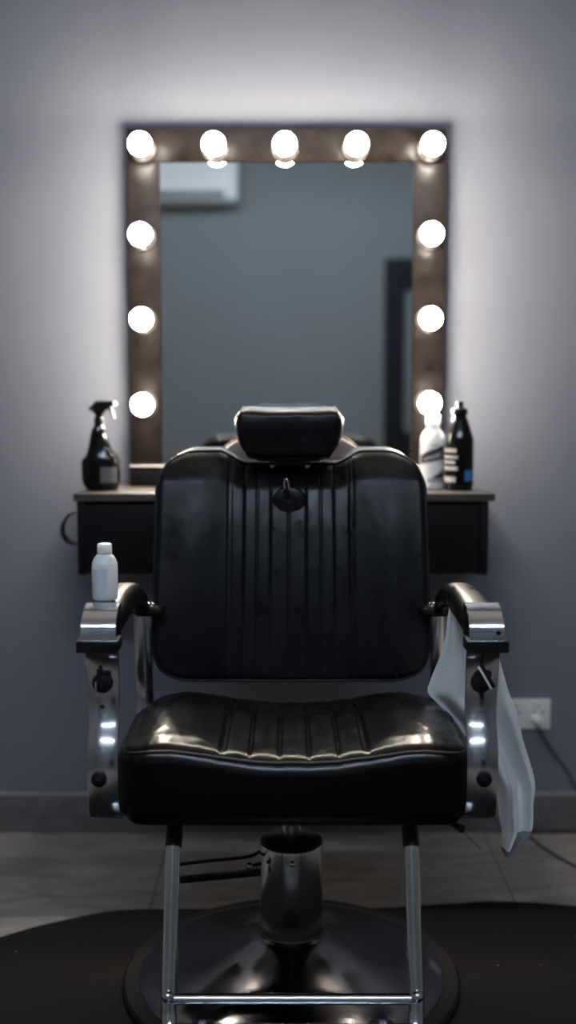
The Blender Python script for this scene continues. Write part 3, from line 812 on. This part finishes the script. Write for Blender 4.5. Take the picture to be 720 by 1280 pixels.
# ------------------------------------------------------------------ white towel hung through the right arm
TY = 1.93
rowsT = [(758,563,582),(775,560,586),(795,558,596),(815,553,619),(835,546,626),(852,540,631),(868,536,636),(884,550,642),(905,570,648),(925,584,653),(950,602,661),(970,612,667),(985,619,668.5),(1005,624,666),(1030,628,665.5),(1040,630,662),(1052,630,649),(1063,629.5,638),(1067,630,633)]
NU = 70
def row_at(t):
    f = t*(len(rowsT)-1); i = min(int(f), len(rowsT)-2); g = f-i
    a = rowsT[max(i-1,0)]; b = rowsT[i]; c = rowsT[i+1]; d_ = rowsT[min(i+2,len(rowsT)-1)]
    return [.5*(2*b[k]+(-a[k]+c[k])*g+(2*a[k]-5*b[k]+4*c[k]-d_[k])*g*g+(-a[k]+3*b[k]-3*c[k]+d_[k])*g**3) for k in range(3)]
def towel_mesh():
    bm = bmesh.new(); g = []; NV = 130
    for j in range(NV+1):
        t = j/NV; py,xl,xr = row_at(t); row = []
        for i in range(NU+1):
            u = i/NU; px = xl+(xr-xl)*u
            p = P(px, py, TY)
            amp = .005+.013*sm(0,.5,t)
            ph = 2*PI*(1.7*u**1.15)+1.0*math.sin(2.2*t)+.8
            y = TY+amp*math.sin(ph)+.12*amp*math.sin(2.3*ph+1.5+4*t)
            y += .008*noise.noise(Vector((u*5,t*6,9)))
            y += .006*(-math.exp(-((u-.32-.15*math.sin(4*t))/.03)**2)+ .7*math.exp(-((u-.66+.1*t)/.035)**2))
            row.append(bm.verts.new((p.x, y, p.z)))
        g.append(row)
    for j in range(NV):
        for i in range(NU):
            f = bm.faces.new((g[j][i],g[j][i+1],g[j+1][i+1],g[j+1][i]))
    return bm
tw = obj('towel', towel_mesh(), M['cloth'], ang=80)
tag(tw, 'white cotton towel hanging crumpled through the right chrome arm of the chair', 'towel')
md = tw.modifiers.new('thick', 'SOLIDIFY'); md.thickness = .0022; md.offset = 0
# grey hem along the lowest edge; the folded back corner is coloured grey for its shade
tw.data.materials.append(M['hem_fold_shade'])
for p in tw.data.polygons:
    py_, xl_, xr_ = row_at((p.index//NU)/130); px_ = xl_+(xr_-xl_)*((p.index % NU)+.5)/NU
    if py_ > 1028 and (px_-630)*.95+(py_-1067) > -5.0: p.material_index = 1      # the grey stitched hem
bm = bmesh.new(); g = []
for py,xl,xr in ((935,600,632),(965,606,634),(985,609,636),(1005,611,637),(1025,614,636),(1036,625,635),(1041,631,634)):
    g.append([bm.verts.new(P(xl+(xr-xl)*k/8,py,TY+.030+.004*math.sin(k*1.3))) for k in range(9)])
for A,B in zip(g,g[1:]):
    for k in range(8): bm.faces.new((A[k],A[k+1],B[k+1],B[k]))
o = obj('folded_corner', bm, M['hem_fold_shade'], tw, label='folded back corner, its shade painted grey'); md = o.modifiers.new('thick','SOLIDIFY'); md.thickness = .003

# droplets on the seat and crumbs on the mat
M['drop'] = mat('wet_droplet', (.02,.02,.022), .06, spec=.9)
M['crumb'] = mat('pale_crumb', (.30,.27,.24), .7)
bm = bmesh.new(); rnd = random.Random(3)
for cx,cy,n in ((-.13,.02,14),(-.02,.03,7),(.045,.01,7),(.17,.0,16),(.10,-.04,4),(-.07,-.06,3)):
    for k in range(n):
        x = cx+rnd.gauss(0,.018); y = cy+rnd.gauss(0,.022); r = rnd.uniform(.0007,.0017)
        p = Vector(seatfn(Vector((x,y,HS[2]))))
        lathe(bm, [(r,-.0004),(r*.95,r*.25),(r*.6,r*.55),(0,r*.65)], p, 8)
dr = obj('droplets', bm, M['drop']); tag(dr, 'tiny clear droplets scattered on the black leather seat cushion', 'droplets', kind='stuff')
bm = bmesh.new()
for k in range(34):
    x = rnd.uniform(-.6,.75); y = rnd.uniform(1.4,2.2)
    if (x-BX)**2+(y-BY)**2 < .34**2: continue
    r = rnd.uniform(.0008,.002); lathe(bm, [(r,0),(r*.8,r*.7),(0,r)], (x,y,.0118), 6)
cr = obj('crumbs', bm, M['crumb']); tag(cr, 'small pale crumbs scattered over the black floor mat', 'crumbs', kind='stuff')

# ------------------------------------------------------------------ camera, world, view
cam = bpy.data.cameras.new('camera'); co_ = bpy.data.objects.new('camera', cam); C.objects.link(co_)
co_.location = (0,0,CH); co_.rotation_euler = (PI/2-TH,0,0)
cam.sensor_fit = 'VERTICAL'; cam.sensor_height = 36; cam.lens = 36*F/1280
cam.dof.use_dof = True; cam.dof.focus_distance = 1.92; cam.dof.aperture_fstop = 1.5
cam.clip_start = .05
S.camera = co_
w = bpy.data.worlds.new('world'); w.use_nodes = True; w.node_tree.nodes['Background'].inputs[0].default_value = (0,0,0,1)
S.world = w
vs = S.view_settings; S.display_settings.display_device = 'sRGB'
vs.view_transform = 'Standard'; vs.look = 'None'; vs.gamma = 1; vs.exposure = 0; vs.use_curve_mapping = False
